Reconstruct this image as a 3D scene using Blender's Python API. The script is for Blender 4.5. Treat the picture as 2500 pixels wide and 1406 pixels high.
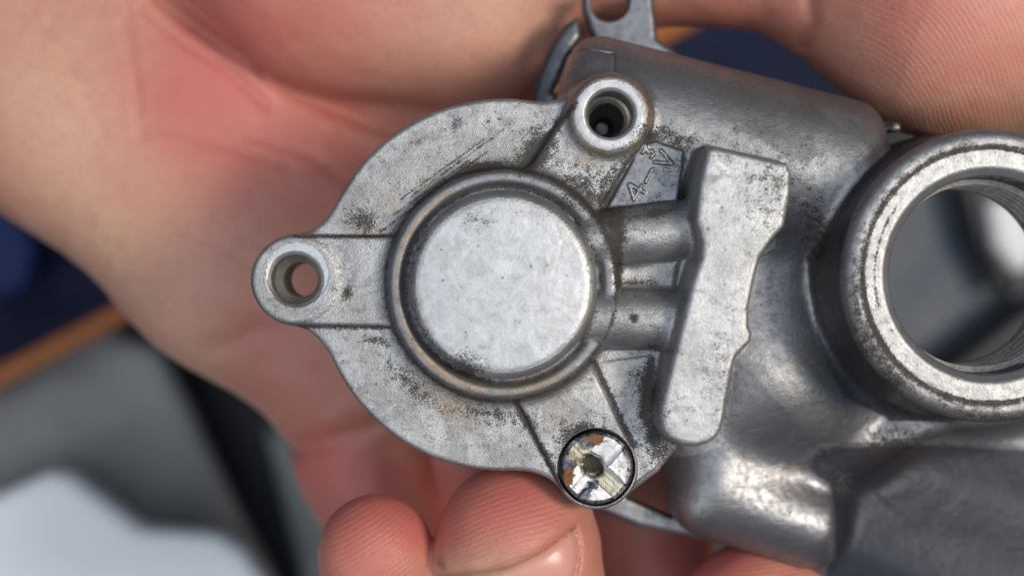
import bpy, math, random, time
import numpy as np
from mathutils import Vector
from concurrent.futures import ThreadPoolExecutor
POOL = ThreadPoolExecutor(4)
T0 = time.time()
for o in list(bpy.data.objects): bpy.data.objects.remove(o)
SC = bpy.context.scene; COL = SC.collection
F = np.float32
# ------------------------------------------------------------------ camera
S, D = 0.0436, 150.0            # millimetres per photo pixel in the focal plane; camera distance in mm
cam = bpy.data.cameras.new('camera'); camo = bpy.data.objects.new('camera', cam); COL.objects.link(camo)
camo.location = (0, 0, D / 1000); cam.sensor_width = 36
cam.lens = 36 * D / (2500 * S); cam.clip_start = 0.005; cam.clip_end = 20
cam.dof.use_dof = True; cam.dof.focus_distance = (D - 1.0) / 1000; cam.dof.aperture_fstop = 10.5
SC.camera = camo
# ------------------------------------------------------------------ light
W = bpy.data.worlds.new('World'); SC.world = W; W.use_nodes = True
bg = W.node_tree.nodes['Background']; bg.inputs[0].default_value = (0.55, 0.68, 1.0, 1); bg.inputs[1].default_value = 0.10
def area(name, loc, target, size, power, col, sy=None):
    l = bpy.data.lights.new(name, 'AREA'); l.energy = power; l.color = col; l.size = size
    if sy: l.shape = 'RECTANGLE'; l.size_y = sy
    o = bpy.data.objects.new(name, l); COL.objects.link(o); o.location = loc
    o.rotation_euler = (Vector(target) - Vector(loc)).to_track_quat('-Z', 'Y').to_euler()
    return o
area('window_light', (-0.03, 0.06, 0.75), (0, 0, 0), 0.92, 4.1, (0.80, 0.90, 1.0))
area('ceiling_lamp', (0.38, 0.02, 0.48), (0.0, 0, 0), 0.16, 2.9, (1.0, 0.89, 0.74))
area('fill_light', (-0.40, -0.36, 0.50), (-0.05, -0.03, -0.1), 0.30, 1.0, (0.94, 0.96, 1.0))  # added fill lamp without a real source, brightens background and skin
SC.view_settings.view_transform = 'Standard'; SC.view_settings.look = 'None'
SC.view_settings.exposure = 0.02; SC.view_settings.gamma = 1
SC.render.engine = 'CYCLES'; SC.cycles.use_denoising = True
SC.cycles.max_bounces = 6

# ------------------------------------------------------------------ helpers
def X(px, z=0.0): return (px - 1250) * S * (D - z) / D
def Y(py, z=0.0): return (703 - py) * S * (D - z) / D
def R(r, z=0.0): return r * S * (D - z) / D
def P3(px, py, z): return (X(px, z), Y(py, z), z)
def UV(x, y, z):
    k = D / (S * (D - z)); return 1250 + x * k, 703 - y * k
def smin(a, b, k):
    h = np.maximum(k - np.abs(a - b), 0) / k
    return np.minimum(a, b) - h * h * (k * 0.25)
def smax(a, b, k): return -smin(-a, -b, k)
def box2(q, w, rd):                  # rounded corner from two half-plane distances
    q = q + rd; w = w + rd
    return np.minimum(np.maximum(q, w), 0) + np.hypot(np.maximum(q, 0), np.maximum(w, 0)) - rd
def slab(q, z, z0, z1, rd): return box2(q, np.abs(z - (z0 + z1) / 2) - (z1 - z0) / 2, rd)
def cylz(x, y, z, c, r, z0, z1, rd): return slab(np.hypot(x - c[0], y - c[1]) - r, z, z0, z1, rd)
def seg2(x, y, a, b):
    dx, dy = b[0] - a[0], b[1] - a[1]
    t = np.clip(((x - a[0]) * dx + (y - a[1]) * dy) / (dx * dx + dy * dy), 0, 1)
    return np.hypot(x - a[0] - t * dx, y - a[1] - t * dy)
def line2(u, v, pts):
    d = None
    for a, b in zip(pts[:-1], pts[1:]):
        e = seg2(u, v, a, b); d = e if d is None else np.minimum(d, e)
    return d
def poly2(x, y, pts):                # signed distance to a polygon
    n = len(pts); d = None; inside = np.zeros(x.shape, bool)
    for i in range(n):
        a, b = pts[i], pts[i - 1]
        e = seg2(x, y, a, b); d = e if d is None else np.minimum(d, e)
        c = ((a[1] > y) != (b[1] > y))
        if b[1] != a[1]: inside ^= c & (x < (b[0] - a[0]) * (y - a[1]) / (b[1] - a[1]) + a[0])
    return np.where(inside, -d, d)
def PP(pts, z): return [(X(a, z), Y(b, z)) for a, b in pts]
def rcone(x, y, z, a, b, ra, rb):
    ax, ay, az = a; dx, dy, dz = b[0] - ax, b[1] - ay, b[2] - az
    t = np.clip(((x - ax) * dx + (y - ay) * dy + (z - az) * dz) / (dx * dx + dy * dy + dz * dz), 0, 1)
    return np.sqrt((x - ax - t * dx) ** 2 + (y - ay - t * dy) ** 2 + (z - az - t * dz) ** 2) - (ra + t * (rb - ra))
def rcyl(x, y, z, a, b, r, rd):      # rounded cylinder between two points
    a = np.array(a); b = np.array(b); L = np.linalg.norm(b - a); n = (b - a) / L
    t = (x - a[0]) * n[0] + (y - a[1]) * n[1] + (z - a[2]) * n[2]
    q = np.sqrt(np.maximum((x - a[0] - t * n[0]) ** 2 + (y - a[1] - t * n[1]) ** 2 + (z - a[2] - t * n[2]) ** 2, 0))
    return box2(q - r, np.abs(t - L / 2) - L / 2, rd)
def ellip(x, y, z, c, r):
    k = np.sqrt(((x - c[0]) / r[0]) ** 2 + ((y - c[1]) / r[1]) ** 2 + ((z - c[2]) / r[2]) ** 2)
    g = np.sqrt(((x - c[0]) / r[0] ** 2) ** 2 + ((y - c[1]) / r[1] ** 2) ** 2 + ((z - c[2]) / r[2] ** 2) ** 2) + 1e-6
    return k * (k - 1) / g
_rng = np.random.RandomState(7)
_lat = _rng.rand(32, 32, 32).astype(F)
def vnoise(x, y, z):                 # value noise, -1..1
    xi, yi, zi = np.floor(x).astype(int), np.floor(y).astype(int), np.floor(z).astype(int)
    f = [x - xi, y - yi, z - zi]; f = [t * t * (3 - 2 * t) for t in f]; r = 0
    for i in (0, 1):
        for j in (0, 1):
            for k in (0, 1):
                w = (f[0] if i else 1 - f[0]) * (f[1] if j else 1 - f[1]) * (f[2] if k else 1 - f[2])
                r = r + w * _lat[(xi + i) & 31, (yi + j) & 31, (zi + k) & 31]
    return r * 2 - 1
def chunked(f, p, n=60000):
    if not len(p): return np.zeros(0, F)
    return np.concatenate(list(POOL.map(lambda i: f(*(p[i:i + n, k] for k in range(3))), range(0, len(p), n))))
def surface(f, lo, hi, h, B=8):
    """surface nets of f over a box; returns verts, normals, quads"""
    lo = np.array(lo, F); nb = np.ceil((np.array(hi, F) - lo) / (h * B)).astype(int); N = nb * B + 1
    bc = np.stack(np.meshgrid(*[np.arange(k) for k in nb], indexing='ij'), -1).reshape(-1, 3)
    cc = (lo + (bc * B + B / 2) * h).astype(F)
    dc = chunked(f, cc); act = np.abs(dc) < h * B * 1.05
    V = np.where(dc < 0, -1, 1).astype(F).reshape(nb)
    V = np.repeat(np.repeat(np.repeat(V, B, 0), B, 1), B, 2); V = np.pad(V, ((0, 1),) * 3, mode='edge')
    off = np.stack(np.meshgrid(*[np.arange(B + 1)] * 3, indexing='ij'), -1).reshape(-1, 3)
    blocks = bc[act]
    def fill(i):
        g = (blocks[i:i + 80, None, :] * B + off[None]).reshape(-1, 3)
        V[g[:, 0], g[:, 1], g[:, 2]] = f(*((lo + g * h).astype(F)[:, k] for k in range(3)))
    list(POOL.map(fill, range(0, len(blocks), 80)))
    ins = V < 0; s = np.zeros(N - 1, np.uint8)
    for i in (0, 1):
        for j in (0, 1):
            for k in (0, 1): s += ins[i:N[0] - 1 + i, j:N[1] - 1 + j, k:N[2] - 1 + k]
    cells = np.argwhere((s > 0) & (s < 8))
    idx = np.full(N - 1, -1, np.int32); idx[cells[:, 0], cells[:, 1], cells[:, 2]] = np.arange(len(cells))
    acc = np.zeros((len(cells), 3), F); cnt = np.zeros(len(cells), F)
    for ax in range(3):
        for i in (0, 1):
            for j in (0, 1):
                o = [i, j]; o.insert(ax, 0); o = np.array(o); q = o.copy(); q[ax] = 1
                a = V[tuple((cells + o).T)]; b = V[tuple((cells + q).T)]; m = (a < 0) != (b < 0)
                t = np.where(m, a / np.where(m, a - b, 1), 0); pt = np.repeat(o[None].astype(F), len(cells), 0); pt[:, ax] = t
                acc[m] += pt[m]; cnt[m] += 1
    v = lo + (cells + acc / np.maximum(cnt, 1)[:, None]) * h
    quads = []
    for ax in range(3):
        a = [slice(None)] * 3; b = [slice(None)] * 3; a[ax] = slice(0, -1); b[ax] = slice(1, None)
        A = ins[tuple(a)]; Bq = ins[tuple(b)]; e = np.argwhere(A != Bq)
        o1, o2 = [k for k in range(3) if k != ax]
        e = e[(e[:, o1] > 0) & (e[:, o2] > 0) & (e[:, o1] < N[o1] - 1) & (e[:, o2] < N[o2] - 1)]
        c = [e.copy() for _ in range(4)]
        c[1][:, o1] -= 1; c[2][:, o1] -= 1; c[2][:, o2] -= 1; c[3][:, o2] -= 1
        q = np.stack([idx[tuple(k.T)] for k in c], 1)
        flip = ~A[tuple(e.T)]
        if ax == 1: flip = ~flip
        q = np.where(flip[:, None], q[:, ::-1], q); quads.append(q)
    q = np.concatenate(quads); q = q[(q >= 0).all(1)]
    e = h * 0.35
    def grad(v):
        g = np.empty_like(v)
        for k in range(3):
            dv = np.zeros(3, F); dv[k] = e; g[:, k] = chunked(f, v + dv) - chunked(f, v - dv)
        return g / (2 * e)
    v = v.astype(F)
    g = grad(v); d = chunked(f, v); st = d / np.maximum((g * g).sum(1), 0.15); st = np.clip(st, -0.7 * h, 0.7 * h)
    v = v - st[:, None] * g; g = grad(v)
    n = g / np.maximum(np.linalg.norm(g, axis=1), 1e-6)[:, None]
    return v, n, q
def mesh_obj(name, v, q, mat, parent=None, normals=None, attrs=None, base=(0, 0, 0), smooth=True):
    v = np.asarray(v, F) - np.array(base, F)
    me = bpy.data.meshes.new(name); me.vertices.add(len(v)); me.vertices.foreach_set('co', (v / 1000).astype(F).ravel())
    q = np.asarray(q, np.int32); k = q.shape[1]
    me.loops.add(q.size); me.loops.foreach_set('vertex_index', q.ravel())
    me.polygons.add(len(q)); me.polygons.foreach_set('loop_start', np.arange(0, q.size, k, dtype=np.int32))
    me.polygons.foreach_set('use_smooth', np.full(len(q), smooth))
    me.update(calc_edges=True)
    for nm, a in (attrs or {}).items():
        t = me.attributes.new(nm, 'FLOAT', 'POINT'); t.data.foreach_set('value', np.asarray(a, F))
    if normals is not None: me.normals_split_custom_set_from_vertices([tuple(t) for t in normals.tolist()])
    if mat: me.materials.append(mat)
    o = bpy.data.objects.new(name, me); COL.objects.link(o)
    if parent: o.parent = parent
    return o
def split(v, n, q, lab, names, mats, parent, attrs, base):
    out = {}
    for i, nm in names.items():
        m = lab == i
        if not m.any(): continue
        qq = q[m]; u, inv = np.unique(qq, return_inverse=True)
        out[i] = mesh_obj(nm, v[u], inv.reshape(-1, 4), mats[i], parent, n[u], {k: a[u] for k, a in attrs.items()}, base)
    return out
def lathe(name, prof, c, mat, parent, base, seg=96, attrs=None, closed=False):
    attrs = {'soil_shade': np.repeat([(p[2] if len(p) > 2 else 0.0) for p in prof], seg)}; prof = [p[:2] for p in prof]
    a = np.linspace(0, 2 * math.pi, seg, endpoint=False); v = []; q = []
    for r, z in prof:
        v += [(c[0] + r * math.cos(t), c[1] + r * math.sin(t), z) for t in a]
    m = len(prof)
    for i in range(m - 1 if not closed else m):
        for j in range(seg):
            k = (j + 1) % seg; i2 = (i + 1) % m
            q.append((i * seg + j, i * seg + k, i2 * seg + k, i2 * seg + j))
    if prof[-1][0] < 0.01: pass
    return mesh_obj(name, v, q, mat, parent, None, attrs, base)
def tag(o, label, cat, group=None, kind=None):
    if label: o['label'] = label
    if cat: o['category'] = cat
    if group: o['group'] = group
    if kind: o['kind'] = kind
    return o
def thing(name, loc, label, cat):
    o = bpy.data.objects.new(name, None); COL.objects.link(o); o.location = [c / 1000 for c in loc]; o.empty_display_size = 0.01
    return tag(o, label, cat)

# ------------------------------------------------------------------ materials
class NT:
    def __init__(s, name):
        s.m = bpy.data.materials.new(name); s.m.use_nodes = True; s.t = s.m.node_tree; s.b = s.t.nodes['Principled BSDF']
        s.co = s.n('ShaderNodeTexCoord'); v = s.n('ShaderNodeVectorMath', operation='SCALE'); v.inputs['Scale'].default_value = 1000
        s.l(s.co.outputs['Object'], v.inputs[0]); s.vec = v.outputs[0]
    def n(s, t, **k):
        x = s.t.nodes.new(t)
        for a, b in k.items(): setattr(x, a, b)
        return x
    def l(s, a, b): s.t.links.new(a, b)
    def put(s, sock, val):
        if hasattr(val, 'node'): s.l(val, sock)
        elif isinstance(val, tuple) and len(val) == 3 and sock.type == 'RGBA': sock.default_value = (*val, 1)
        else: sock.default_value = val
    def noise(s, scale, detail=3, rough=0.55, dist=0.0, vec=None):
        x = s.n('ShaderNodeTexNoise'); x.inputs['Scale'].default_value = scale; x.inputs['Detail'].default_value = detail
        x.inputs['Roughness'].default_value = rough; x.inputs['Distortion'].default_value = dist; s.l(vec or s.vec, x.inputs['Vector']); return x.outputs['Fac']
    def stretch(s, sc, rot=0.0):
        x = s.n('ShaderNodeMapping'); x.inputs['Scale'].default_value = sc; x.inputs['Rotation'].default_value = (0, 0, rot); s.l(s.vec, x.inputs['Vector']); return x.outputs[0]
    def math(s, op, a, b=0.0, clamp=False):
        x = s.n('ShaderNodeMath', operation=op, use_clamp=clamp); s.put(x.inputs[0], a); s.put(x.inputs[1], b); return x.outputs[0]
    def step(s, v, a, b, o0=0.0, o1=1.0):
        x = s.n('ShaderNodeMapRange', interpolation_type='SMOOTHSTEP'); s.put(x.inputs[0], v); s.put(x.inputs[1], a); s.put(x.inputs[2], b); s.put(x.inputs[3], o0); s.put(x.inputs[4], o1); return x.outputs[0]
    def mix(s, f, a, b):
        x = s.n('ShaderNodeMix', data_type='RGBA'); s.put(x.inputs[0], f); s.put(x.inputs[6], a); s.put(x.inputs[7], b); return x.outputs[2]
    def fmix(s, f, a, b):
        x = s.n('ShaderNodeMix', data_type='FLOAT'); s.put(x.inputs[0], f); s.put(x.inputs[2], a); s.put(x.inputs[3], b); return x.outputs[0]
    def attr(s, nm): return s.n('ShaderNodeAttribute', attribute_name=nm).outputs['Fac']
    def bump(s, h, dist_mm, strength=1.0, nrm=None):
        x = s.n('ShaderNodeBump'); x.inputs['Distance'].default_value = dist_mm / 1000; x.inputs['Strength'].default_value = strength
        s.l(h, x.inputs['Height'])
        if nrm: s.l(nrm, x.inputs['Normal'])
        return x.outputs[0]
    def out(s, col, rough, metal=0.0, nrm=None, **k):
        s.put(s.b.inputs['Base Color'], col); s.put(s.b.inputs['Roughness'], rough); s.put(s.b.inputs['Metallic'], metal)
        if nrm: s.l(nrm, s.b.inputs['Normal'])
        for a, b in k.items(): s.put(s.b.inputs[a.replace('_', ' ')], b)
        return s.m
def aluminium(name):
    m = NT(name)
    big = m.noise(0.22, 4, 0.6, 0.4); mid = m.noise(1.1, 4, 0.65, 0.3); fine = m.noise(4.0, 3, 0.6); grain = m.noise(9.0, 2, 0.6)
    gr, tn, oil_shade, cl, wl, du = (m.attr(k) for k in ('grime_shade', 'tan', 'oil_shade', 'clean', 'rust', 'dull'))
    col = m.mix(m.step(big, 0.3, 0.7), (0.285, 0.28, 0.278), (0.43, 0.432, 0.44))
    col = m.mix(m.math('MULTIPLY', m.step(mid, 0.5, 0.68), 0.55), col, (0.24, 0.22, 0.20))
    col = m.mix(m.math('MULTIPLY', m.step(fine, 0.56, 0.72), m.fmix(cl, 0.4, 0.15)), col, (0.16, 0.13, 0.11))
    col = m.mix(m.step(cl, 0.1, 0.9, 0.0, 0.8), col, m.mix(m.step(m.noise(0.55, 5, 0.65, 0.6), 0.35, 0.7), (0.56, 0.565, 0.58), (0.42, 0.42, 0.42)))
    col = m.mix(m.math('MULTIPLY', m.step(grain, 0.50, 0.66), m.fmix(cl, 0.38, 0.12)), col, (0.13, 0.115, 0.105))
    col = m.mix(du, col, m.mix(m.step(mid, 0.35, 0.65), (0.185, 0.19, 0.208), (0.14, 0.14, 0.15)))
    sa = m.noise(2.6, 2, 0.5, 0, m.stretch((0.09, 1.7, 1), 0.55)); sb = m.noise(2.6, 2, 0.5, 0, m.stretch((0.10, 1.7, 1), -0.8))
    col = m.mix(m.math('MULTIPLY', m.step(sa, 0.63, 0.74), m.math('MULTIPLY', m.step(mid, 0.4, 0.6), 0.26)), col, (0.70, 0.70, 0.70)); col = m.mix(m.math('MULTIPLY', m.step(sb, 0.64, 0.74), m.math('MULTIPLY', m.step(big, 0.4, 0.6), 0.26)), col, (0.14, 0.125, 0.115))
    # wet dark patches with crisp edges, and painted shade on the port wall
    om = m.step(m.math('ADD', oil_shade, m.math('MULTIPLY', m.math('SUBTRACT', mid, 0.5), 0.9)), 0.42, 0.50)
    col = m.mix(m.math('MULTIPLY', om, m.math('MINIMUM', m.math('MULTIPLY', m.math('MULTIPLY', oil_shade, oil_shade), 0.9), 0.92)), col, (0.020, 0.024, 0.034))
    # tan varnish
    tm = m.step(m.math('ADD', tn, m.math('MULTIPLY', m.math('SUBTRACT', fine, 0.5), 1.3)), 0.35, 0.8)
    col = m.mix(m.math('MULTIPLY', tm, 0.75), col, m.mix(fine, (0.34, 0.25, 0.15), (0.20, 0.13, 0.07)))
    rm = m.step(m.math('ADD', wl, m.math('MULTIPLY', m.math('SUBTRACT', fine, 0.5), 1.2)), 0.4, 0.7)
    col = m.mix(m.math('MULTIPLY', rm, 0.8), col, m.mix(mid, (0.25, 0.12, 0.04), (0.14, 0.07, 0.03)))
    # grease and soot, broken up; some painted shade in the flange gap
    sp = m.math('ADD', m.math('MULTIPLY', m.noise(6.0, 4, 0.7), 0.68), m.math('MULTIPLY', mid, 0.32))
    gm = m.step(m.math('ADD', m.math('MULTIPLY', gr, 0.80), m.math('MULTIPLY', m.math('SUBTRACT', sp, 0.5), 3.0)), 0.36, 0.66)
    col = m.mix(m.math('MULTIPLY', gm, 0.9), col, m.mix(fine, (0.016, 0.012, 0.010), (0.045, 0.033, 0.025)))
    # small pits
    vo = m.n('ShaderNodeTexVoronoi'); vo.inputs['Scale'].default_value = 1.0; vo.inputs['Randomness'].default_value = 1
    nv = m.n('ShaderNodeTexNoise'); nv.inputs['Scale'].default_value = 3.5; nv.inputs['Detail'].default_value = 2; m.l(m.vec, nv.inputs['Vector'])
    sv = m.n('ShaderNodeVectorMath', operation='SCALE'); sv.inputs['Scale'].default_value = 0.55; m.l(nv.outputs['Color'], sv.inputs[0])
    av = m.n('ShaderNodeVectorMath', operation='ADD'); m.l(m.vec, av.inputs[0]); m.l(sv.outputs[0], av.inputs[1]); m.l(av.outputs[0], vo.inputs['Vector'])
    pit = m.step(m.math('SUBTRACT', m.math('MULTIPLY', m.step(mid, 0.44, 0.64), 0.15), vo.outputs['Distance']), -0.02, 0.03)
    col = m.mix(m.math('MULTIPLY', pit, 0.75), col, (0.06, 0.05, 0.045))
    rough = m.fmix(om, m.fmix(cl, m.step(mid, 0.3, 0.7, 0.36, 0.50), 0.46), 0.42); rough = m.math('SUBTRACT', rough, m.math('MULTIPLY', du, 0.03)); rough = m.fmix(gm, rough, 0.36)
    metal = m.math('MULTIPLY', m.math('MULTIPLY', m.math('SUBTRACT', 1.0, gm), m.fmix(m.math('MULTIPLY', om, m.math('MINIMUM', oil_shade, 1.0)), 1.0, 0.4)), 0.8)
    m.put(m.b.inputs['Specular IOR Level'], m.math('SUBTRACT', 0.5, m.math('MULTIPLY', m.math('MAXIMUM', gm, om), 0.42)))
    h = m.math('ADD', m.math('MULTIPLY', grain, 0.5), m.math('MULTIPLY', fine, 0.8))
    h = m.math('ADD', h, m.math('MULTIPLY', gm, 0.25)); h = m.math('SUBTRACT', h, m.math('MULTIPLY', pit, 0.5))
    hs = m.math('MULTIPLY', m.fmix(cl, 1.0, 0.35), m.fmix(du, 1.0, 0.22))
    return m.out(col, rough, metal, m.bump(m.math('MULTIPLY', h, hs), 0.10, 0.95))
M_AL = aluminium('cast_aluminium')
def machined():
    m = NT('machined_aluminium'); n = m.noise(1.5, 4, 0.6); f = m.noise(7, 2)
    col = m.mix(m.step(n, 0.4, 0.7), (0.62, 0.61, 0.58), (0.36, 0.34, 0.31)); col = m.mix(m.step(f, 0.6, 0.75), col, (0.10, 0.08, 0.06)); col = m.mix(m.math('MULTIPLY', m.attr('soil_shade'), 0.8), col, (0.04, 0.034, 0.03))
    return m.out(col, m.step(n, 0.3, 0.7, 0.34, 0.48), 0.4, m.bump(f, 0.03, 0.6))
M_TH = machined()
def darkhole():
    m = NT('dark_hole_metal'); n = m.noise(2.0, 3)  # dark tone for the bottom of the blind hole
    return m.out(m.mix(n, (0.05, 0.047, 0.045), (0.26, 0.25, 0.235)), 0.25, 0.8)
M_DK = darkhole()
def hole_thread():
    m = NT('used_thread'); n = m.noise(2.0, 3)
    return m.out(m.mix(m.attr('soil_shade'), m.mix(n, (0.34, 0.31, 0.26), (0.62, 0.61, 0.58)), (0.02, 0.016, 0.012)), 0.34, 0.85)
M_HT = hole_thread()
def screw_mat():
    m = NT('torn_steel'); dirt, br, cr, ru = (m.attr(k) for k in ('dirt', 'bright', 'cream', 'rust'))
    a = m.noise(3.0, 3, 0.6, 0, m.stretch((0.2, 2.6, 1), math.radians(-47))); b = m.noise(3.0, 3, 0.6, 0, m.stretch((2.6, 0.2, 1), math.radians(-47)))
    s = m.fmix(m.attr('arm'), a, b); n = m.noise(1.8, 4, 0.6, 0.5); f = m.noise(6, 3)
    b2 = m.step(m.math('ADD', br, m.math('MULTIPLY', m.math('SUBTRACT', n, 0.5), 0.35)), 0.38, 0.58)
    bc = m.mix(m.step(s, 0.52, 0.66), m.mix(cr, (0.74, 0.73, 0.73), (0.52, 0.49, 0.40)), m.mix(cr, (0.60, 0.58, 0.58), (0.26, 0.23, 0.17)))
    dc = m.mix(m.step(n, 0.4, 0.65), (0.06, 0.058, 0.065), (0.24, 0.24, 0.27))
    col = m.mix(b2, dc, bc)
    rm = m.step(m.math('ADD', ru, m.math('MULTIPLY', m.math('SUBTRACT', n, 0.5), 1.4)), 0.4, 0.7)
    col = m.mix(rm, col, m.mix(f, (0.06, 0.025, 0.01), (0.27, 0.115, 0.04)))
    dm = m.step(m.math('ADD', dirt, m.math('MULTIPLY', m.math('SUBTRACT', n, 0.5), 0.9)), 0.4, 0.7)
    col = m.mix(dm, col, m.mix(f, (0.03, 0.022, 0.016), (0.09, 0.068, 0.05)))
    mk = m.math('MAXIMUM', rm, dm)
    return m.out(col, m.fmix(mk, m.step(n, 0.3, 0.7, 0.44, 0.60), 0.7), m.math('SUBTRACT', 0.9, m.math('MULTIPLY', mk, 0.9)), m.bump(m.math('ADD', m.math('MULTIPLY', s, b2), m.math('MULTIPLY', f, 0.3)), 0.08, 1.0))
M_SC = screw_mat()
def skin(name, nail=False):
    m = NT(name); red, pale, dk, ph, am = (m.attr(k) for k in ('red', 'pale', 'soil_shade', 'phase', 'ridge'))
    big = m.noise(0.10, 3, 0.55, 0.5); mid = m.noise(0.45, 4, 0.6, 0.3); fine = m.noise(3.2, 3, 0.6)
    r = m.math('ADD', red, m.math('ADD', m.math('MULTIPLY', m.math('SUBTRACT', big, 0.5), 1.1), 0.16), True)
    col = m.mix(r, (0.51, 0.265, 0.185), (0.52, 0.145, 0.12))
    col = m.mix(m.math('MULTIPLY', pale, m.step(mid, 0.3, 0.6, 0.5, 1.0)), col, (0.60, 0.355, 0.24))
    col = m.mix(m.math('MULTIPLY', m.step(m.noise(0.9, 5, 0.7, 0.8), 0.48, 0.70), 0.45), col, (0.40, 0.165, 0.13))
    rid = m.math('SINE', m.math('MULTIPLY', ph, 2 * math.pi)); ridp = m.math('MULTIPLY', m.math('ADD', rid, 1.0), 0.5)
    col = m.mix(m.math('MULTIPLY', m.math('MULTIPLY', am, m.math('SUBTRACT', 1.0, ridp)), 0.0 if nail else 0.14), col, (0.30, 0.13, 0.10))
    sm = m.step(m.math('ADD', dk, m.math('MULTIPLY', m.math('SUBTRACT', m.noise(1.6, 4, 0.65), 0.5), 1.0)), 0.42, 0.95)
    col = m.mix(m.math('MULTIPLY', sm, 0.6), col, (0.10, 0.06, 0.045))
    if nail: col = m.mix(0.55, col, (0.66, 0.34, 0.30))
    h = m.math('ADD', m.math('MULTIPLY', 0.0 if nail else ridp, m.math('MULTIPLY', am, m.step(m.noise(1.7, 3, 0.6), 0.3, 0.7, 0.12, 0.5))), m.math('MULTIPLY', fine, 0.6 if not nail else 0.05))
    h = m.math('ADD', h, m.math('MULTIPLY', m.noise(1.2, 3, 0.6), 0.4 if not nail else 0.1))
    vo = m.n('ShaderNodeTexVoronoi', feature='DISTANCE_TO_EDGE'); vo.inputs['Scale'].default_value = 1.9; m.l(m.vec, vo.inputs['Vector'])
    h = m.math('ADD', h, m.math('MULTIPLY', m.step(vo.outputs['Distance'], 0.0, 0.14), 0.0 if nail else 0.15))
    return m.out(col, 0.28 if nail else m.step(mid, 0.3, 0.7, 0.42, 0.55), 0.0, m.bump(h, 0.10, 0.9), Subsurface_Weight=0.25, Subsurface_Radius=(1.0, 0.35, 0.2), Subsurface_Scale=0.003)
M_SK = skin('skin'); M_NL = skin('nail', True)
def plain(name, c1, c2, sc, rough, bumpd=0.2, **k):
    m = NT(name); n = m.noise(sc, 4, 0.6, 0.4)
    return m.out(m.mix(m.step(n, 0.3, 0.7), c1, c2), rough, 0.0, m.bump(m.noise(sc * 6, 3), bumpd, 0.6), **k)

# ------------------------------------------------------------------ CARBURETTOR
CB = (0.0, 0.0, -20.0)
carb = thing('carburettor', CB, 'weathered cast aluminium carburettor with round cap, three eared cover and threaded port', 'carburettor')
C0 = (X(1228), Y(695))
EAR = [(X(725), Y(682)), (X(1490, 2), Y(279, 2)), (X(1457, 1), Y(1142, 1))]
STAD = [((X(725), Y(684)), (X(1000), Y(688)), R(111)), ((X(1488, 1.5), Y(283, 1.5)), (X(1345), Y(510)), R(100)), ((X(1455), Y(1142)), (X(1345), Y(915)), R(101))]
PAD_T = PP([(1468, 532), (1560, 360), (1600, 345), (1668, 368), (1668, 400), (1654, 488), (1600, 505)], 0)
PAD_B = PP([(1420, 880), (1600, 855), (1640, 1000), (1650, 1095), (1605, 1150), (1540, 1198), (1430, 1190)], 0)
BARP = [(1722, 362), (1742, 352), (1926, 394), (1938, 420), (1936, 470), (1920, 555), (1888, 592), (1862, 630), (1848, 680), (1834, 750), (1834, 795), (1842, 815), (1836, 840), (1803, 872), (1794, 900), (1772, 1025), (1766, 1050), (1752, 1074), (1730, 1089), (1696, 1096), (1660, 1090), (1631, 1073), (1613, 1050), (1606, 1018), (1610, 985), (1640, 860), (1664, 770), (1684, 690), (1706, 625), (1708, 590), (1694, 535), (1702, 450)]
BARP = PP(BARP, 6.5)
ZC = 6.5
CC = (X(2420, ZC), Y(672, ZC)); RO = R(360, ZC); RB = R(243, ZC)
FLP = PP([(1420, -120), (1422, 20), (1442, 75), (1475, 150), (1450, 210), (1395, 260), (1350, 225), (1388, 142), (1420, 88), (1412, 40), (1378, 62), (1340, 122), (1314, 182), (1294, 260), (1305, 420), (1380, 1000), (1430, 1180), (1452, 1245), (1560, 1287), (1692, 1314), (1800, 1336), (2052, 1368), (2200, 1422), (2420, 1500), (2300, 1350), (1900, 1000), (1850, 270), (1606, 92), (1585, -120)], -14)
POCK = [PP([(1560, 1110), (1680, 1120), (1665, 1225), (1640, 1262), (1590, 1240), (1530, 1215)], -14)]
LUG = (X(1490, -13), Y(0, -13))
TA = (np.array(P3(1352, 268, -9.5)), np.array(P3(2120, 462, -9.5)))
NAMES = {0: 'main_casting', 1: 'cover_plate', 2: 'cover_rib', 3: 'domed_cap', 4: 'cap_ring', 5: 'screw_boss', 15: 'screw_boss', 6: 'passage_stub', 7: 'letter_pad', 8: 'cast_lug', 9: 'threaded_port', 10: 'bottom_flange', 12: 'cover_rib', 13: 'cover_rib', 16: 'passage_stub', 17: 'web', 18: 'gasket_pad', 20: 'lower_boss', 21: 'side_tube', 22: 'cross_tube', 23: 'locating_pin', 30: 'cast_letter', 31: 'cast_letter', 32: 'cast_letter', 33: 'cast_letter'}
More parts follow.
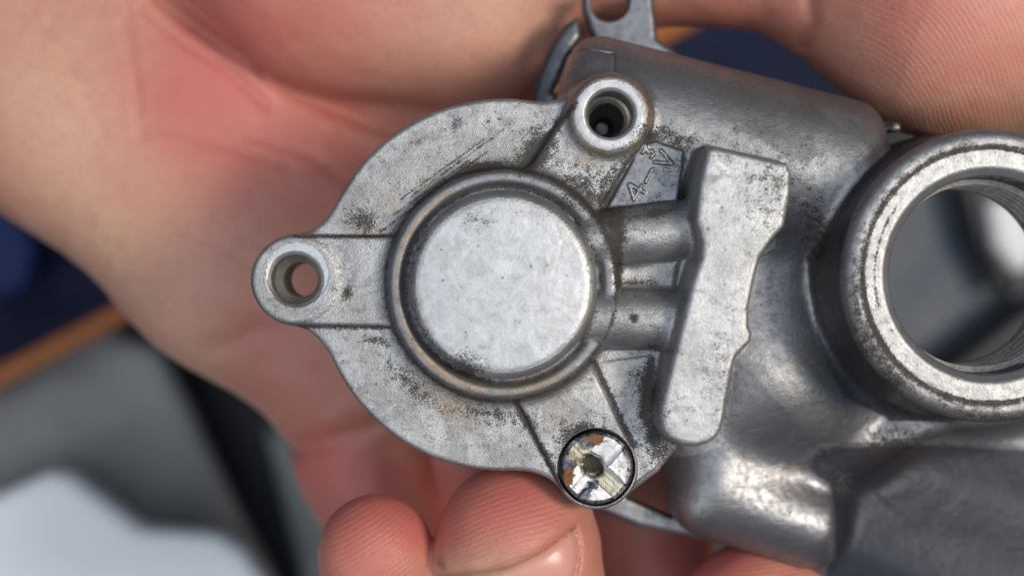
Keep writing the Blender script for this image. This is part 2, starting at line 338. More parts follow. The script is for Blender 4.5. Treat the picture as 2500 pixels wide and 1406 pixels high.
def carb_parts(x, y, z):
    """list of (id, distance, blend)"""
    L = []
    u, v = UV(x, y, z)
    # --- lower casting
    L.append((22, rcyl(x, y, z, TA[0], TA[1], 9.3, 4.0), 1))
    c = ellip(x, y, z, P3(1790, 760, -16), (17.0, 17.5, 11.0)); L.append((0, c, 3.0))
    L.append((0, rcone(x, y, z, P3(1560, 480, -11), P3(1830, 545, -12.5), 8, 7), 4.0))
    L.append((0, cylz(x, y, z, (X(2400, -8), Y(680, -8)), 17.2, -20, -9.8, 1.5), 2.5))
    L.append((0, rcone(x, y, z, P3(1850, 930, -13.5), P3(1740, 1030, -14), 7.0, 5.0), 6.0))
    L.append((0, rcone(x, y, z, P3(1850, 900, -14.5), P3(2070, 1060, -15.5), 7.0, 5.5), 7.0))
    L.append((20, rcyl(x, y, z, P3(1642, 1168, -11.4), P3(2050, 1305, -13.6), 5.2, 4.6), 5.5))
    L.append((21, rcone(x, y, z, P3(1980, 1290, -28), P3(2900, 1660, -27), 15.0, 15.5), 2.0))
    L.append((21, slab(poly2(x, y, PP([(1900, 1040), (2100, 960), (2640, 960), (2640, 1560), (2420, 1520), (2060, 1350)], -15)), z, -20, -15.0, 2.0), 4.0))
    L.append((21, rcone(x, y, z, P3(2010, 1140, -11.8), P3(2280, 1035, -10.2), 1.0, 1.0), 3.0))
    L.append((10, slab(poly2(x, y, FLP), z, -16.8, -14.0, 0.8), 1.0))
    L.append((23, rcone(x, y, z, P3(2165, 310, -9), P3(2186, 312, -6.5), 0.7, 0.6), 0.8))
    # --- port
    r = np.hypot(x - CC[0], y - CC[1])
    port = slab(r - RO + (z - ZC) * 0.05, z, -16, ZC, 1.3)
    port = smax(port, -(r + (z - ZC) * 0.9 - R(318, ZC)) * 0.74 - 0.0, 0.25) if False else port
    L.append((9, port, 1.3))
    # --- cover plate
    p2 = np.hypot(x - C0[0], y - C0[1]) - R(455)
    for a, b, rr in STAD: p2 = smin(p2, seg2(x, y, a, C0) - rr * 0.98, 4.2)
    p2 = np.minimum(p2, poly2(x, y, PAD_B) - 0.15)
    L.append((1, slab(p2, z, -3.2, 0.0, 0.6), 0.5))
    L.append((7, slab(poly2(x, y, PAD_T), z, -5, 0.45, 0.35), 0.3))
    for gi, g in enumerate(GLY): L.append((30 + gi, letter_d(x, y, z, g), 0.06))
    L.append((18, slab(poly2(x, y, PAD_B) + 0.5, z, -3, 0.18, 0.2), 0.3))
    for i, (a, b, rr) in enumerate(STAD):
        top = (0.75, 1.1, 0.6)[i]
        L.append(((2, 12, 13)[i], slab(seg2(x, y, a, b) - rr + np.maximum(z, 0) * 0.25, z, -3, top, 0.35), 0.25))
    L.append((5, cylz(x, y, z, EAR[0], R(104), -9, 0.95, 0.35), 0.6))
    L.append((15, cylz(x, y, z, EAR[1], R(98, 2), -9, 2.3, 0.9), 1.6))
    rc = np.hypot(x - C0[0], y - C0[1])
    L.append((4, slab(np.abs(rc - R(258)) - R(22.5) + np.clip(z, 0, 3) * 0.12 - 0.12, z, -2, 2.75, 0.7), 1.6))
    L.append((4, slab(rc - R(252), z, -2, 2.0, 0.2), 0.5))
    cap = slab(rc - R(230), z, -2, 5.4, 1.7) + 0.0025 * np.clip(rc, 0, 12) ** 2 - 0.05
    L.append((3, cap, 0.12))
    # --- stubs
    L.append((6, rcone(x, y, z, P3(1450, 585, 0.5), P3(1740, 552, 0.5), 3.0, 3.1), 0.4))
    L.append((16, rcone(x, y, z, P3(1450, 775, 0.5), P3(1720, 783, 0.5), 3.2, 3.2), 0.4))
    L.append((17, slab(poly2(x, y, PP([(1515, 640), (1655, 640), (1648, 712), (1515, 705)], 1)), z, -3, 0.7, 0.5), 1.0))
    # --- lug
    L.append((8, slab(poly2(x, y, BARP) + (z - ZC) * 0.075 + 0.25, z, -11, ZC, 0.6) - 0.02, 0.7))
    return L
GLY = [((1549, 470), 1.0, [[(.45, -.9), (.45, .95), (-.75, -.3), (.95, -.3)]]), ((1583, 430), 1.0, [[(-.75, 0), (.75, 0)]]), ((1622, 392), 1.0, [[(-.7, .85), (0, -.85), (.7, .85)]]), ((1583, 374), .62, [[(-.5, .9), (.5, .9), (0, .15), (.5, -.3), (.2, -.9), (-.5, -.75)]])]
def letter_d(x, y, z, g):
    (px, py), sc, strokes = g; a = math.radians(62); c, sn = math.cos(a), math.sin(a)
    d = None
    for st in strokes:
        e = line2(x, y, [(X(px) + sc * (p * c - q * sn), Y(py) + sc * (p * sn + q * c)) for p, q in st]); d = e if d is None else np.minimum(d, e)
    return slab(d - 0.17, z, 0.0, 0.61, 0.06)
HOLES = [(EAR[0], R(60), -12), (EAR[1], R(57, 2), -12)]
def carb_sdf(x, y, z):
    d = None
    for i, di, k in carb_parts(x, y, z): d = di if d is None else smin(d, di, k)
    u, v = UV(x, y, z)
    r = np.hypot(x - CC[0], y - CC[1])
    d = smax(d, -(r - RB), 0.3)                                        # bore
    d = smax(d, (ZC - 0.55) - z - (r - R(255, ZC)) * 0.0 - np.where(r < R(306, ZC), 0, 9).astype(F) , 0.1) if False else d
    d = smax(d, -np.maximum(r - RB - 4.0, z + 7.5), 0.5)
    d = smax(d, -box2(r - R(308, ZC), (ZC - 0.22) - z, 0.05), 0.12)    # machined step in the port face
    d = smax(d, -((r - RB) - (z - (ZC - 1.1))) * 0.7, 0.2)             # chamfer
    for c, rr, zb in HOLES:
        q = np.hypot(x - c[0], y - c[1]); d = smax(d, -np.maximum(q - rr, zb - z), 0.12)
    q = np.hypot(x - EAR[0][0], y - EAR[0][1]); d = smax(d, -((q - R(60)) - (z - 0.62)) * 0.7, 0.1)
    q = np.hypot(x - EAR[1][0], y - EAR[1][1]); d = smax(d, -((q - R(57, 2)) - (z - 2.0)) * 0.7, 0.1)
    q = np.hypot(x - EAR[2][0], y - EAR[2][1]); d = smax(d, -np.maximum(q - R(94), -2.4 - z), 0.15)
    q = np.hypot(x - LUG[0], y - LUG[1]); d = smax(d, -(q - 2.3), 0.3)
    for pk in POCK: d = smax(d, -np.maximum(poly2(x, y, pk), z + 12.5), 0.6)
    # casting seams
    e = line2(u, v, [(1370, 135), (1420, 124), (1455, 126), (1500, 134), (1498, 172)])
    d = d + 0.16 * np.exp(-(e / 3.5) ** 2) * (z > -12)
    return d + 0.035 * vnoise(x * 0.45, y * 0.45, z * 0.45) + 0.012 * vnoise(x * 1.7 + 9, y * 1.7, z * 1.7)
VOX = 0.17
v, n, q = surface(carb_sdf, (X(600), Y(1480), -17.5), (X(2640), Y(-70), 7.3), VOX)
print('carb', len(v), time.time() - T0)
fc = v[q].mean(1)
def lab_f(x, y, z):
    ds = carb_parts(x, y, z); best = ds[0][1].copy(); l = np.full(x.shape, ds[0][0])
    for i, di, k in ds[1:]:
        m = di < best; best = np.where(m, di, best); l = np.where(m, i, l)
    return l
lab = chunked(lab_f, fc)
U, Vv = UV(v[:, 0], v[:, 1], v[:, 2]); zz = v[:, 2]
def blob(cx, cy, rx, ry, ang=0, amt=1.0):
    a = math.radians(ang); dx = U - cx; dy = Vv - cy; p = dx * math.cos(a) + dy * math.sin(a); s = -dx * math.sin(a) + dy * math.cos(a)
    return amt * np.exp(-((p / rx) ** 2 + (s / ry) ** 2))
def band(pts, w, amt): return amt * np.exp(-(line2(U, Vv, pts) / w) ** 2)
def arc(cx, cy, r, a0, a1, n=24):
    return [(cx + r * math.cos(math.radians(a0 + (a1 - a0) * i / n)), cy + r * math.sin(math.radians(a0 + (a1 - a0) * i / n))) for i in range(n + 1)]
top = np.clip(n[:, 2], 0, 1)
grime_shade = sum([band([(1405, 255), (1280, 412)], 9, .75), band([(1590, 335), (1465, 532)], 9, .7), band([(1262, 985), (1340, 1130), (1375, 1190)], 9, .7), band([(1452, 885), (1545, 1085)], 8, .75),
    band([(715, 578), (955, 577)], 5, .6), band([(730, 797), (950, 799)], 7, .6), band(arc(1224, 694, 284, 30, 390, 60), 7, .45), band(arc(1228, 696, 238, 0, 360, 60), 6, .4),
    blob(1180, 408, 45, 11, -8, 1.1), blob(1310, 350, 40, 60, 40, .5), blob(1300, 395, 50, 25, -40, .6), blob(1420, 470, 90, 55, 30, .45), blob(1560, 440, 90, 80, 0, .3),
    blob(885, 540, 45, 28, 20, .55), blob(850, 715, 12, 28, 0, .55), blob(1110, 300, 18, 28, 0, .35), blob(1015, 350, 16, 10, -30, .35), blob(920, 830, 40, 12, 10, .5), blob(1000, 930, 90, 30, 45, .38),
    blob(1560, 430, 70, 60, -45, .2), blob(1200, 1010, 120, 25, 10, .4), blob(1500, 560, 30, 60, 0, .6), blob(1510, 640, 14, 60, 0, .6), blob(1600, 520, 60, 14, -12, .5), blob(1560, 690, 50, 10, 0, .5), blob(1548, 776, 14, 12, 20, .7), blob(1600, 850, 60, 12, 8, .5),
    blob(1590, 960, 40, 90, -20, .5), blob(1600, 1090, 60, 30, 30, .45), blob(1410, 1060, 60, 30, -25, .6), blob(1650, 340, 110, 26, 18, .45),
    blob(1800, 1000, 60, 200, -10, .28), blob(1990, 560, 40, 110, -10, .45), blob(2020, 680, 26, 60, 0, .45), blob(2110, 860, 60, 170, -30, .35), blob(2260, 1090, 260, 60, 0, .55), blob(2150, 1130, 120, 70, -30, .5),
    blob(1880, 470, 70, 110, 0, .28), blob(1640, 1200, 50, 70, 0, .6), blob(1870, 760, 30, 90, 0, .35), band(arc(2420, 672, 314, 60, 330, 60), 8, .62), band(arc(2420, 672, 285, 165, 215, 20), 4, .5), band(arc(2420, 672, 335, 100, 260, 40), 14, .2), blob(2180, 950, 50, 30, 40, .4), blob(2440, 1020, 120, 14, 5, .5)])  # blob between plate and lower boss is painted shadow
grime_shade = grime_shade + sum([band([(a, 520 - (a - 960) * .72 + o), (b, 520 - (b - 960) * .72 + o)], 3, .42) for a, b, o in ((980, 1180, -20), (1000, 1230, -8), (960, 1150, 6), (1010, 1190, 16), (930, 1080, 24))])
grime_shade = grime_shade + sum([blob(1150, 890, 60, 40, 40, .42), blob(1160, 535, 50, 35, 0, .30), blob(1570, 430, 90, 70, -45, .18), band([(1660, 370), (1655, 490)], 9, .4), band([(1590, 880), (1572, 1010), (1600, 1070)], 12, .5), band(arc(1228, 696, 224, 110, 215, 30), 10, .35)])
grime_shade = np.clip(grime_shade * 1.3 + 0.13, 0, 1.2)
tan = sum([band(arc(1488, 281, 97, 0, 360, 40), 9, .75), blob(900, 570, 90, 16, 3, .55), blob(1060, 420, 120, 30, -35, .35), blob(940, 500, 60, 30, -45, .4), band(arc(1224, 694, 256, 100, 240, 40), 9, .45), blob(1430, 395, 50, 24, 20, .4), band(arc(1224, 694, 258, 0, 360, 60), 16, .17), blob(1080, 960, 120, 40, 40, .35), blob(1300, 930, 200, 40, -20, .3),
    blob(1970, 880, 70, 70, 0, .4), blob(2030, 1060, 40, 100, 30, .5), blob(2060, 1180, 40, 60, 0, .45), blob(1600, 620, 60, 14, 0, .4), blob(1560, 1130, 60, 60, 0, .2), blob(1930, 1130, 60, 30, 20, .4)])
oil_shade = sum([blob(1880, 325, 130, 40, 12, .68), blob(2070, 300, 120, 34, 30, .66), blob(1960, 390, 70, 40, 0, .45), blob(1600, 180, 90, 50, 20, .3), blob(2100, 660, 60, 260, 5, .5), blob(2250, 1130, 250, 90, 0, .75), blob(1720, 480, 22, 120, 8, .35), blob(1770, 430, 60, 30, -10, .4), blob(1700, 1050, 40, 30, 0, .3), blob(1720, 910, 26, 46, 10, .5), blob(1860, 470, 40, 40, 0, .35), blob(1330, 620, 90, 70, 50, .25), blob(1180, 860, 40, 30, 0, .4)])
rust = sum([blob(1655, 480, 10, 20, 10, .5), blob(2080, 1000, 50, 40, 0, .25)])
rr1 = np.hypot(U - 1488, Vv - 281); rr0 = np.hypot(U - 727, Vv - 668); rr2 = np.hypot(U - 2420, Vv - 672)
clean = np.clip((rr1 < 84) * (zz > 1.2) + (rr0 < 76) * (zz > 0.3) + (rr2 < 309) * (zz > ZC - 1.6) * 0.5 + ((chunked(lab_f, v) == 8) & (zz > ZC - .4)) * 0.45 + (np.hypot(U - 1228, Vv - 696) < 212) * (zz > 3.5) * 0.75, 0, 1)
vl = chunked(lab_f, v); low = np.isin(vl, [0, 20, 21, 22, 23])
clean = np.clip(clean + sum([band(p, 3, .45) for p in ([(1355, 545), (1372, 590), (1362, 640), (1343, 700)], [(872, 935), (862, 968)], [(905, 1018), (940, 1008), (968, 985)], [(955, 970), (965, 990)], [(1755, 395), (1785, 420)], [(1120, 560), (1150, 585)])]), 0, 1)
wall = (vl == 9) * np.clip((ZC - 0.9 - zz) / 1.0, 0, 1); lip = (vl == 9) * (rr2 > 311) * (zz > ZC - 2)  # port wall mask: its shade is painted into the colour
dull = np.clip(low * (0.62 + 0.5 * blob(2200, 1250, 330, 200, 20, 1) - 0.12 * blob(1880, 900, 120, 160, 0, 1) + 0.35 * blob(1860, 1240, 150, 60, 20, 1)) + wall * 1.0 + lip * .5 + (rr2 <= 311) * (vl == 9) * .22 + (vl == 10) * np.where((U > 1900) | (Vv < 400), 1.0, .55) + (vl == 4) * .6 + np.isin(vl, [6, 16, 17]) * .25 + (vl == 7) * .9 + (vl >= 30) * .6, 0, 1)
tan = tan + sum([blob(1060, 1030, 280, 140, 40, .32), blob(1400, 980, 120, 90, 0, .25), blob(1560, 980, 60, 100, 0, .3), blob(1430, 430, 120, 60, 30, .3), blob(1330, 1010, 120, 100, 0, .16), blob(1050, 450, 160, 60, -38, .18)]); oil_shade = oil_shade + wall * .72 + 1.3 * np.clip((U - 1985 - (vl == 20) * 20) / 50, 0, 1) * np.clip((Vv - 1075) / 50, 0, 1) * (low | (vl == 10)) + blob(2000, 1135, 50, 40, 0, .8) * low + (vl == 10) * band([(1395, 40), (1330, 150), (1308, 250)], 40, .85)  # port wall shade painted in; lower right and flange strip darkened too
grime_shade = np.where(low & (vl != 22), np.maximum(grime_shade - .13, 0) * .7, grime_shade) + wall * .12
grime_shade = np.where((vl == 7) | (vl >= 30), np.minimum(grime_shade, .34), grime_shade)
attrs = dict(dull=dull, grime_shade=grime_shade, tan=tan, oil_shade=oil_shade, rust=rust, clean=clean)
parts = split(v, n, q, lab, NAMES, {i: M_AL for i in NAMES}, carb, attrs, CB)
zero = lambda o: o
# threaded holes and bore
def thread_prof(segs):
    pr = []
    for (kind, r, z0, z1, pitch, dep) in segs:
        if kind == 's': pr += [(r, z0), (r, z1)]
        else:
            k = int(round((z0 - z1) / pitch))
            for i in range(k):
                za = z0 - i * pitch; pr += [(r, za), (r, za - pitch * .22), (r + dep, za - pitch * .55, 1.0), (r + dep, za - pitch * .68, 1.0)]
            pr.append((r, z1))
    return pr
lathe('thread_insert', thread_prof([('s', R(60.4), 0.66, -2.2, 0, 0), ('t', R(43), -2.4, -8.4, 1.5, 0.5)]), EAR[0], M_HT, carb, CB, 72)
lathe('thread_insert', thread_prof([('s', R(57.4, 2), 2.0, -2.6, 0, 0), ('s', R(51), -2.7, -3.6, 0, 0), ('t', R(44), -3.7, -9.7, 1.5, 0.5)]), EAR[1], M_HT, carb, CB, 72)
lathe('hole_bottom', [(R(53), -9.0), (R(52), -11.5), (0.02, -12.2)], EAR[1], M_DK, carb, CB, 48)
lathe('bore_thread', thread_prof([('s', RB + 0.02, ZC - 1.15, ZC - 4.6, 0, 0), ('t', RB - 0.55, ZC - 4.8, ZC - 13.3, 1.7, 0.7), ('s', RB - 0.3, -7.0, -7.8, 0, 0)]), CC, M_TH, carb, CB, 160)
# ---- the stripped screw
SCW = EAR[2]; SZ = 1.5; AR = math.radians(47)
def screw_uv(x, y):
    dx, dy = x - X(1447, SZ), y - Y(1137, SZ)
    return dx * math.cos(AR) + dy * math.sin(AR), -dx * math.sin(AR) + dy * math.cos(AR)
def screw_sdf(x, y, z):
    r = np.hypot(x - SCW[0], y - SCW[1]); p, s = screw_uv(x, y)
    d = slab(r - R(91.5, SZ), z, -2.2, SZ, 0.6) + 0.012 * r * r - 0.03
    st1 = 0.10 * vnoise(s * 4.2, p * 0.3, 0 * p + 3.0); st2 = 0.10 * vnoise(p * 4.2, s * 0.3, 0 * p + 8.0)
    f1 = 0.55 + 0.10 * np.maximum(np.abs(p) - 0.9, 0) + 0.5 * st1; f2 = 0.25 + 0.16 * np.maximum(np.abs(s) - 0.9, 0) + st2
    w1 = 1.2 + 0.10 * vnoise(p * 1.3, s * 0 + 2.5, s * 0); w2 = 1.0 + 0.10 * vnoise(s * 1.3, s * 0 + 6.5, s * 0)
    d = smax(d, -np.maximum((np.abs(s) - w1) * 0.8, (f1 - z) * 0.9), 0.12)
    d = smax(d, -np.maximum((np.abs(p) - w2) * 0.8, (f2 - z) * 0.9), 0.12)
    a, b = x - X(1449, SZ), y - Y(1138, SZ)
    jt = 0.45 * vnoise(x * 1.5, y * 1.5, 0 * x + 1.5)
    d = smax(d, -np.maximum(np.maximum(np.abs(a), np.abs(b)) * 0.5 + np.hypot(a, b) * 0.5 - 1.05 + jt, -1.4 - z), 0.45)
    return d + 0.03 * vnoise(x * 2.1, y * 2.1, z * 2.1)
sv, sn, sq = surface(screw_sdf, (SCW[0] - 4.6, SCW[1] - 4.6, -2.4), (SCW[0] + 4.6, SCW[1] + 4.6, 2.4), 0.08)
p, s = screw_uv(sv[:, 0], sv[:, 1]); rs = np.hypot(sv[:, 0] - SCW[0], sv[:, 1] - SCW[1])
U, Vv = UV(sv[:, 0], sv[:, 1], sv[:, 2])
jx = 0.25 * vnoise(sv[:, 0] * 2, sv[:, 1] * 2, sv[:, 0] * 0); p = p + jx; s = s + 0.25 * vnoise(sv[:, 0] * 2 + 7, sv[:, 1] * 2, sv[:, 0] * 0)
sg = lambda t, w=.12: 1 / (1 + np.exp(-np.clip(t / w, -30, 30)))
aNE = sg(p - .6) * sg(1.15 - np.abs(s)); aSW = sg(-p - .6) * sg(1.15 - np.abs(s)); aNW = sg(s - .6) * sg(1.0 - np.abs(p)); aSE = sg(-s - .6) * sg(1.0 - np.abs(p))
qE = sg(p - .8) * sg(-s - .9); qS = sg(-p - .6) * sg(-s - 1.75); stripe = sg(-p - .6) * sg(-s - 1.15) * sg(1.75 + s)
bright = np.clip(1.0 * aNE + 1.0 * aSW + .8 * aNW + .75 * aSE + .50 * qE + .72 * qS, 0, 1) * (1 - .9 * stripe) * sg(3.45 - rs)
hx, hy = np.abs(sv[:, 0] - X(1449, SZ)), np.abs(sv[:, 1] - Y(1138, SZ))
sat = dict(bright=bright, cream=np.clip(aNW + aSE, 0, 1), rust=blob(1455, 1072, 30, 15, 5, .95) + blob(1388, 1162, 18, 28, 0, 1.0), dirt=np.clip(1.2 - np.maximum(np.maximum(hx, hy) * .45 + np.hypot(hx, hy) * .5 - 0.72 + .3 * vnoise(sv[:, 0] * 2.6, sv[:, 1] * 2.6, sv[:, 0] * 0), 0) * 2.2, 0, 1), arm=(np.abs(p) < np.abs(s)).astype(F))
fp, fs = screw_uv(sv[sq].mean(1)[:, 0], sv[sq].mean(1)[:, 1]); fr = rs[sq].mean(1); fz = sv[sq].mean(1)[:, 2]
slot = ((np.abs(fs) < 1.2) | (np.abs(fp) < 1.0)) & (fr < 3.3) & (fz > -2.1)
screw = mesh_obj('screw', *(lambda u, inv: (sv[u], inv.reshape(-1, 4)))(*np.unique(sq[~slot], return_inverse=True)), M_SC, carb, sn[np.unique(sq[~slot])], {k: t[np.unique(sq[~slot])] for k, t in sat.items()}, CB)
screw['label'] = 'chewed cross head screw with bright torn slots and rust spots'
rec = mesh_obj('cross_recess', *(lambda u, inv: (sv[u], inv.reshape(-1, 4)))(*np.unique(sq[slot], return_inverse=True)), M_SC, screw, sn[np.unique(sq[slot])], {k: t[np.unique(sq[slot])] for k, t in sat.items()}, CB)
print('screw', time.time() - T0)

# ------------------------------------------------------------------ HAND
HB = P3(300, 300, -56)
hand = thing('hand', HB, 'bare left hand holding the carburettor from behind, thumb above and fingertips below', 'hand')
def chain(x, y, z, pts, k=2.0):
    d = None
    for a, b in zip(pts[:-1], pts[1:]):
        e = rcone(x, y, z, P3(*a[:3]), P3(*b[:3]), a[3], b[3]); d = e if d is None else smin(d, e, k)
    return d
NAILP = [(1402, 1294), (1411, 1330), (1408, 1375), (1390, 1440), (1180, 1440), (1240, 1388), (1320, 1350), (1372, 1315)]
PULP = [(1000, 1400), (1150, 1400), (1250, 1384), (1330, 1345), (1385, 1306), (1420, 1270)]
CRE = [([(1402, 1290), (1413, 1330), (1410, 1375), (1392, 1440)], 7, 0.45), ([(330, -60), (420, 30), (560, 128), (700, 215), (900, 300), (1050, 340)], 20, 0.8), ([(300, -50), (318, 60), (325, 120)], 14, 0.10), ([(380, -10), (470, 60), (600, 140)], 12, 0.3), ([(480, -20), (520, 60), (600, 120)], 18, 0.3),
       ([(300, 60), (330, 200), (345, 330)], 14, 0.25), ([(345, 20), (450, 110), (560, 175), (650, 260)], 11, 0.35), ([(430, -30), (540, 70), (640, 180)], 10, 0.35), ([(600, 330), (760, 380), (880, 470)], 16, 0.2), ([(120, 60), (200, 200), (250, 330)], 14, 0.15), ([(420, 560), (540, 600), (640, 660)], 16, 0.15),
       ([(370, 305), (520, 345), (700, 400)], 18, 0.2), ([(640, 1110), (800, 1075), (900, 1040), (960, 1010)], 28, 1.0), ([(520, 850), (620, 810), (760, 780)], 30, 0.35), ([(1975, -40), (1985, 60), (1965, 110)], 16, 0.6)]
def hand_sdf(x, y, z):
    u, v = UV(x, y, z)
    pm = chain(x, y, z, [(-700, -500, -44, 20), (-150, -90, -42, 15), (150, 280, -42, 14), (560, 640, -42, 13.5), (868, 925, -43, 11.5)], 6)
    pm = smin(pm, chain(x, y, z, [(200, -400, -44, 17), (560, 250, -45, 14), (1000, 700, -47, 12.5), (1300, 850, -48, 11)], 6), 12)
    pm = smin(pm, chain(x, y, z, [(700, 150, -47, 12), (1400, 330, -48, 12)], 6), 8)
    th = chain(x, y, z, [(520, -330, -36, 17), (800, -100, -32, 16.2), (1150, 25, -30, 13.4)], 6)
    th = smin(th, chain(x, y, z, [(1000, -160, -31, 13), (1500, -170, -24, 11), (1960, -125, -18, 10)], 5), 6)
    th = smin(th, chain(x, y, z, [(2040, -60, -17, 10.2), (2310, 30, -12.5, 13.6), (2750, 75, -12, 13)], 4), 2.2)
    d = smin(pm, th, 2.6)
    pk = chain(x, y, z, [(800, 860, -45, 10.5), (900, 1130, -45, 9.5), (1030, 1440, -44, 8.6), (1010, 1660, -28, 8), (950, 1480, -13, 7.0), (918, 1350, -8.5, 6.5)], 2)
    d = smin(d, pk, 2.0)
    rg = chain(x, y, z, [(1100, 780, -48, 11), (1200, 1250, -48, 9.8), (1330, 1700, -44, 9), (1330, 1800, -24, 9), (1292, 1490, -11, 9.1), (1276, 1342, -9.8, 9.4)], 2)
    pulp = smax(poly2(u, v, PULP + [(1600, 1200), (1600, 900), (900, 900), (900, 1400)]) * 0.046, rcone(x, y, z, P3(1262, 1330, -8.2), P3(1230, 1450, -8.5), 9.2, 9.0), 1.6)
    rg = smin(rg + 0.55, pulp, 0.9)
    d = smin(d, rg, 0.5)
    md = chain(x, y, z, [(1350, 700, -48, 11), (1560, 1270, -40, 8.6), (1700, 1800, -36, 9), (1900, 1950, -28, 9), (1880, 1600, -18, 9), (1852, 1506, -16.5, 9.2)], 2)
    d = smin(d, md, 0.6)
    ix = chain(x, y, z, [(1500, 560, -50, 11), (1900, 1200, -52, 9.5), (2150, 1750, -46, 9), (2250, 1900, -30, 9)], 2)
    d = smin(d, ix, 0.8)
    for pts, w, dep in CRE: d = d + dep * np.exp(-(line2(u, v, pts) / w) ** 2) * (z > -46)
    return d + 0.22 * vnoise(x * .12, y * .12, z * .12) + 0.06 * vnoise(x * .5, y * .5, z * .5)
hv, hn, hq = surface(hand_sdf, (X(-250, -40), Y(1700, -40), -66), (X(2680, -10), Y(-320, -40), 2), 0.48)
hv = hv.astype(F); U, Vv = UV(hv[:, 0], hv[:, 1], hv[:, 2]); hz = hv[:, 2]
print('hand', len(hv), time.time() - T0)
red = sum([blob(450, 60, 160, 160, 40, .5), blob(520, 330, 230, 150, 35, .75), blob(760, 330, 220, 150, 20, .65), blob(620, 60, 90, 60, 40, .5), blob(800, 50, 260, 160, 0, .6), blob(700, 850, 160, 60, 30, .5), blob(620, 930, 90, 50, 20, .35), blob(900, 1180, 260, 120, 20, .9), blob(1270, 1240, 200, 120, 0, .75), blob(900, 1320, 160, 140, 0, .7), blob(1850, 1400, 250, 80, 0, .6), blob(1650, 1370, 140, 80, 0, .9), blob(2300, 40, 300, 160, 0, .4), blob(1700, 30, 250, 60, 0, .4)])  # palm redness; shaded fingers also painted redder and darker
pale = sum([blob(150, 250, 150, 300, -20, .8), blob(300, 650, 200, 100, 45, .8), blob(480, 850, 120, 60, 45, .6), blob(1050, 60, 300, 120, -15, .5), blob(1150, 1390, 120, 40, 10, .5), blob(1400, 1200, 60, 60, 0, .4)])
soil_shade = sum([blob(1400, 1292, 16, 9, -40, .7), blob(1360, 1320, 50, 7, -42, .5), blob(1050, 1370, 30, 20, 0, .5), blob(340, 378, 14, 9, 0, .4), blob(365, 610, 16, 14, 0, .4), blob(2480, 50, 20, 8, 30, .4), blob(2150, 210, 130, 70, 40, .35), blob(2300, 290, 250, 40, 0, .35), blob(860, 1235, 80, 25, -10, .35), blob(1300, 1185, 180, 25, 5, .25), blob(1450, 1220, 40, 40, 0, .45), blob(1080, 1300, 14, 120, 0, .5), blob(1050, 1290, 14, 90, -15, .4), blob(1470, 1330, 16, 90, 0, .45), blob(800, 1320, 20, 70, 10, .3), blob(1200, 1385, 160, 14, 0, .4)])  # skin dirt; shade under the thumb is painted in with it
phase = np.zeros(len(hv), F); amp = np.zeros(len(hv), F)
def ridges(ph, m):
    global phase, amp
    k = m > amp; phase = np.where(k, ph, phase); amp = np.maximum(amp, m)
wob = 1.2 * vnoise(hv[:, 0] * .35, hv[:, 1] * .35, hv[:, 2] * .35)
ridges((U * .40 + Vv * .916 - ((U - 1150) / 34) ** 2 * .6) / 12.5 + wob * .3, (0.75 + .35 * vnoise(hv[:, 0] * .6, hv[:, 1] * .6, hv[:, 2] * .6)) * np.clip(1.3 - ((U - 1260) / 230) ** 2 - ((Vv - 1280) / 170) ** 2, 0, 1) * (hz > -14) * (Vv > 1140))
ridges(((Vv - 1300) * .83 + (U - 920) * .55 + ((U - 920) / 40) ** 2) / 12.0 + wob * .25, np.clip(1.3 - ((U - 915) / 150) ** 2 - ((Vv - 1320) / 130) ** 2, 0, 1) * (hz > -16) * (Vv > 1190) * (U < 1062))
ridges(((Vv - 1400) + (U - 1850) * .08 + ((U - 1850) / 60) ** 2) / 11.0 + wob * .2, np.clip(1.2 - ((U - 1850) / 220) ** 2 - ((Vv - 1400) / 130) ** 2, 0, 1) * (hz > -24) * (Vv > 1300))
ridges(np.hypot((U - 2060) * 1.0, (Vv - 420) * .75) / 11.5 + wob * .4, (0.80 + .35 * vnoise(hv[:, 0] * .5, hv[:, 1] * .5, hv[:, 2] * .5)) * np.clip(1.4 - ((U - 2330) / 330) ** 2 - ((Vv - 110) / 260) ** 2, 0, 1) * (hz > -22) * (U > 1990) * (Vv < 340))
hl = np.where((poly2(U[hq].mean(1), Vv[hq].mean(1), NAILP) < 0) & (hz[hq].mean(1) > -12), 1, 0)
hat = dict(red=np.clip(red, 0, 1), pale=np.clip(pale, 0, 1), soil_shade=np.clip(soil_shade, 0, 1), phase=phase, ridge=amp)
hp = split(hv, hn, hq, hl, {0: 'skin', 1: 'fingernail'}, {0: M_SK, 1: M_NL}, hand, hat, HB)

# ------------------------------------------------------------------ BACKGROUND, far below the hand
def sheet(name, outline, z, thick, mat, ripple, label, cat, step=3.0, kind=None, rscale=0.03, rd=1.0):
    pts = PP(outline, z); xs = [p[0] for p in pts]; ys = [p[1] for p in pts]
    f = lambda x, y, zq: slab(poly2(x, y, pts), zq - ripple * vnoise(x * rscale + 3, y * rscale + 5, 0 * x) , z - thick, z, rd)
    v, n, q = surface(f, (min(xs) - 4, min(ys) - 4, z - thick - ripple - 3), (max(xs) + 4, max(ys) + 4, z + ripple + 3), step)
    b = (np.mean(xs), np.mean(ys), z - thick)
    o = mesh_obj(name, v, q, mat, None, n, None, b); o.location = [c / 1000 for c in b]
    return tag(o, label, cat, None, kind)
g = 400
fl = mesh_obj('floor', [(-g, -g, -178), (g, -g, -178), (g, g, -178), (-g, g, -178)], [(0, 1, 2, 3)], plain('dark_floor', (0.012, 0.014, 0.022), (0.02, 0.022, 0.03), 0.05, 0.6), smooth=False); fl['kind'] = 'structure'
M_BL = plain('navy_cloth', (0.003, 0.006, 0.026), (0.005, 0.013, 0.055), 0.04, 0.85)
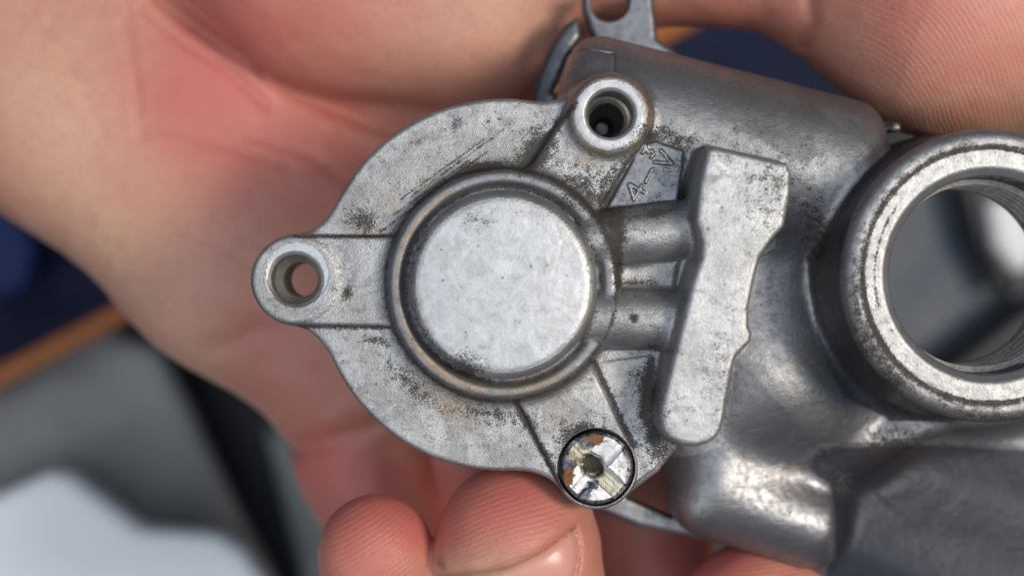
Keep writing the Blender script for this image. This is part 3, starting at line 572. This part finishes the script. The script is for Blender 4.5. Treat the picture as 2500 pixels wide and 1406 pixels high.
sheet('navy_cloth', [(-500, -400), (2300, -400), (2300, 300), (1500, 300), (400, 720), (-500, 1190)], -165, 6, M_BL, 5, 'dark navy cloth lying behind the orange strap', 'cloth', 2.5)
M_B2 = plain('bright_blue_cloth', (0.002, 0.012, 0.075), (0.003, 0.02, 0.12), 0.06, 0.7)
sheet('blue_rag', [(-160, 420), (20, 470), (85, 600), (60, 700), (-20, 740), (-160, 720)], -150, 8, M_B2, 2, 'bright blue rag at the left edge beyond the heel of the hand', 'rag', 1.5, rd=3)
M_OR = plain('orange_webbing', (0.34, 0.10, 0.018), (0.42, 0.13, 0.025), 0.2, 0.6)
sheet('orange_strap', [(-300, 1046), (2300, -318), (2300, -246), (-300, 1100)], -140, 4, M_OR, 1.0, 'orange strap running straight across the background behind the hand', 'strap', 1.5)
M_GY = plain('grey_plastic', (0.18, 0.174, 0.166), (0.31, 0.30, 0.285), 0.022, 0.5)
sheet('grey_tray', [(-500, 1210), (250, 800), (385, 850), (470, 1000), (575, 1240), (700, 1500), (760, 1700), (-500, 1700)], -152, 7, M_GY, 4, 'grey tray with a rounded edge beside the white cloth', 'tray', 2.0, rd=3)
M_GG = plain('grey_green_metal', (0.13, 0.15, 0.14), (0.20, 0.22, 0.205), 0.05, 0.5)
sheet('grey_bar', [(640, 1040), (720, 1040), (900, 1500), (960, 1700), (800, 1700)], -150, 8, M_GG, 1, 'narrow greenish grey bar partly behind the little finger', 'bar', 1.5, rd=3)
M_WH = plain('white_cloth', (0.86, 0.87, 0.88), (0.90, 0.90, 0.90), 0.03, 0.7)
sheet('white_cloth', [(-400, 1400), (-60, 1230), (120, 1150), (170, 1158), (345, 1296), (525, 1308), (590, 1345), (660, 1450), (700, 1700), (-400, 1700)], -128, 10, M_WH, 2.0, 'folded white cloth on the grey tray at the lower left', 'cloth', 1.5, rd=3)
M_BG = plain('blue_grey_board', (0.055, 0.075, 0.11), (0.12, 0.13, 0.14), 0.03, 0.6)
sheet('blue_grey_board', [(1950, 380), (2560, 360), (2700, 700), (2500, 1000), (2050, 1000)], -160, 5, M_BG, 2, 'dull blue grey board seen through the threaded port', 'board', 2.0)
M_BK = plain('black_rubber', (0.006, 0.006, 0.008), (0.012, 0.012, 0.014), 0.1, 0.5)
sheet('black_hose', [(2240, 930), (2560, 690), (2620, 770), (2300, 1010)], -146, 9, M_BK, .5, 'black hose crossing below the port opening', 'hose', 1.5, rd=4)
sheet('black_strap', [(2330, 440), (2380, 420), (2440, 560), (2500, 700), (2450, 720), (2380, 600)], -150, 5, M_BK, .5, 'black strip beside the white dish seen through the port', 'strip', 1.5, rd=2)
sheet('white_dish', [(2410, 500), (2440, 480), (2500, 500), (2540, 590), (2520, 660), (2480, 665), (2430, 600)], -146, 8, M_WH, .3, 'small white dish seen at the right edge through the port', 'dish', 1.5, rd=3)
print('done', time.time() - T0)
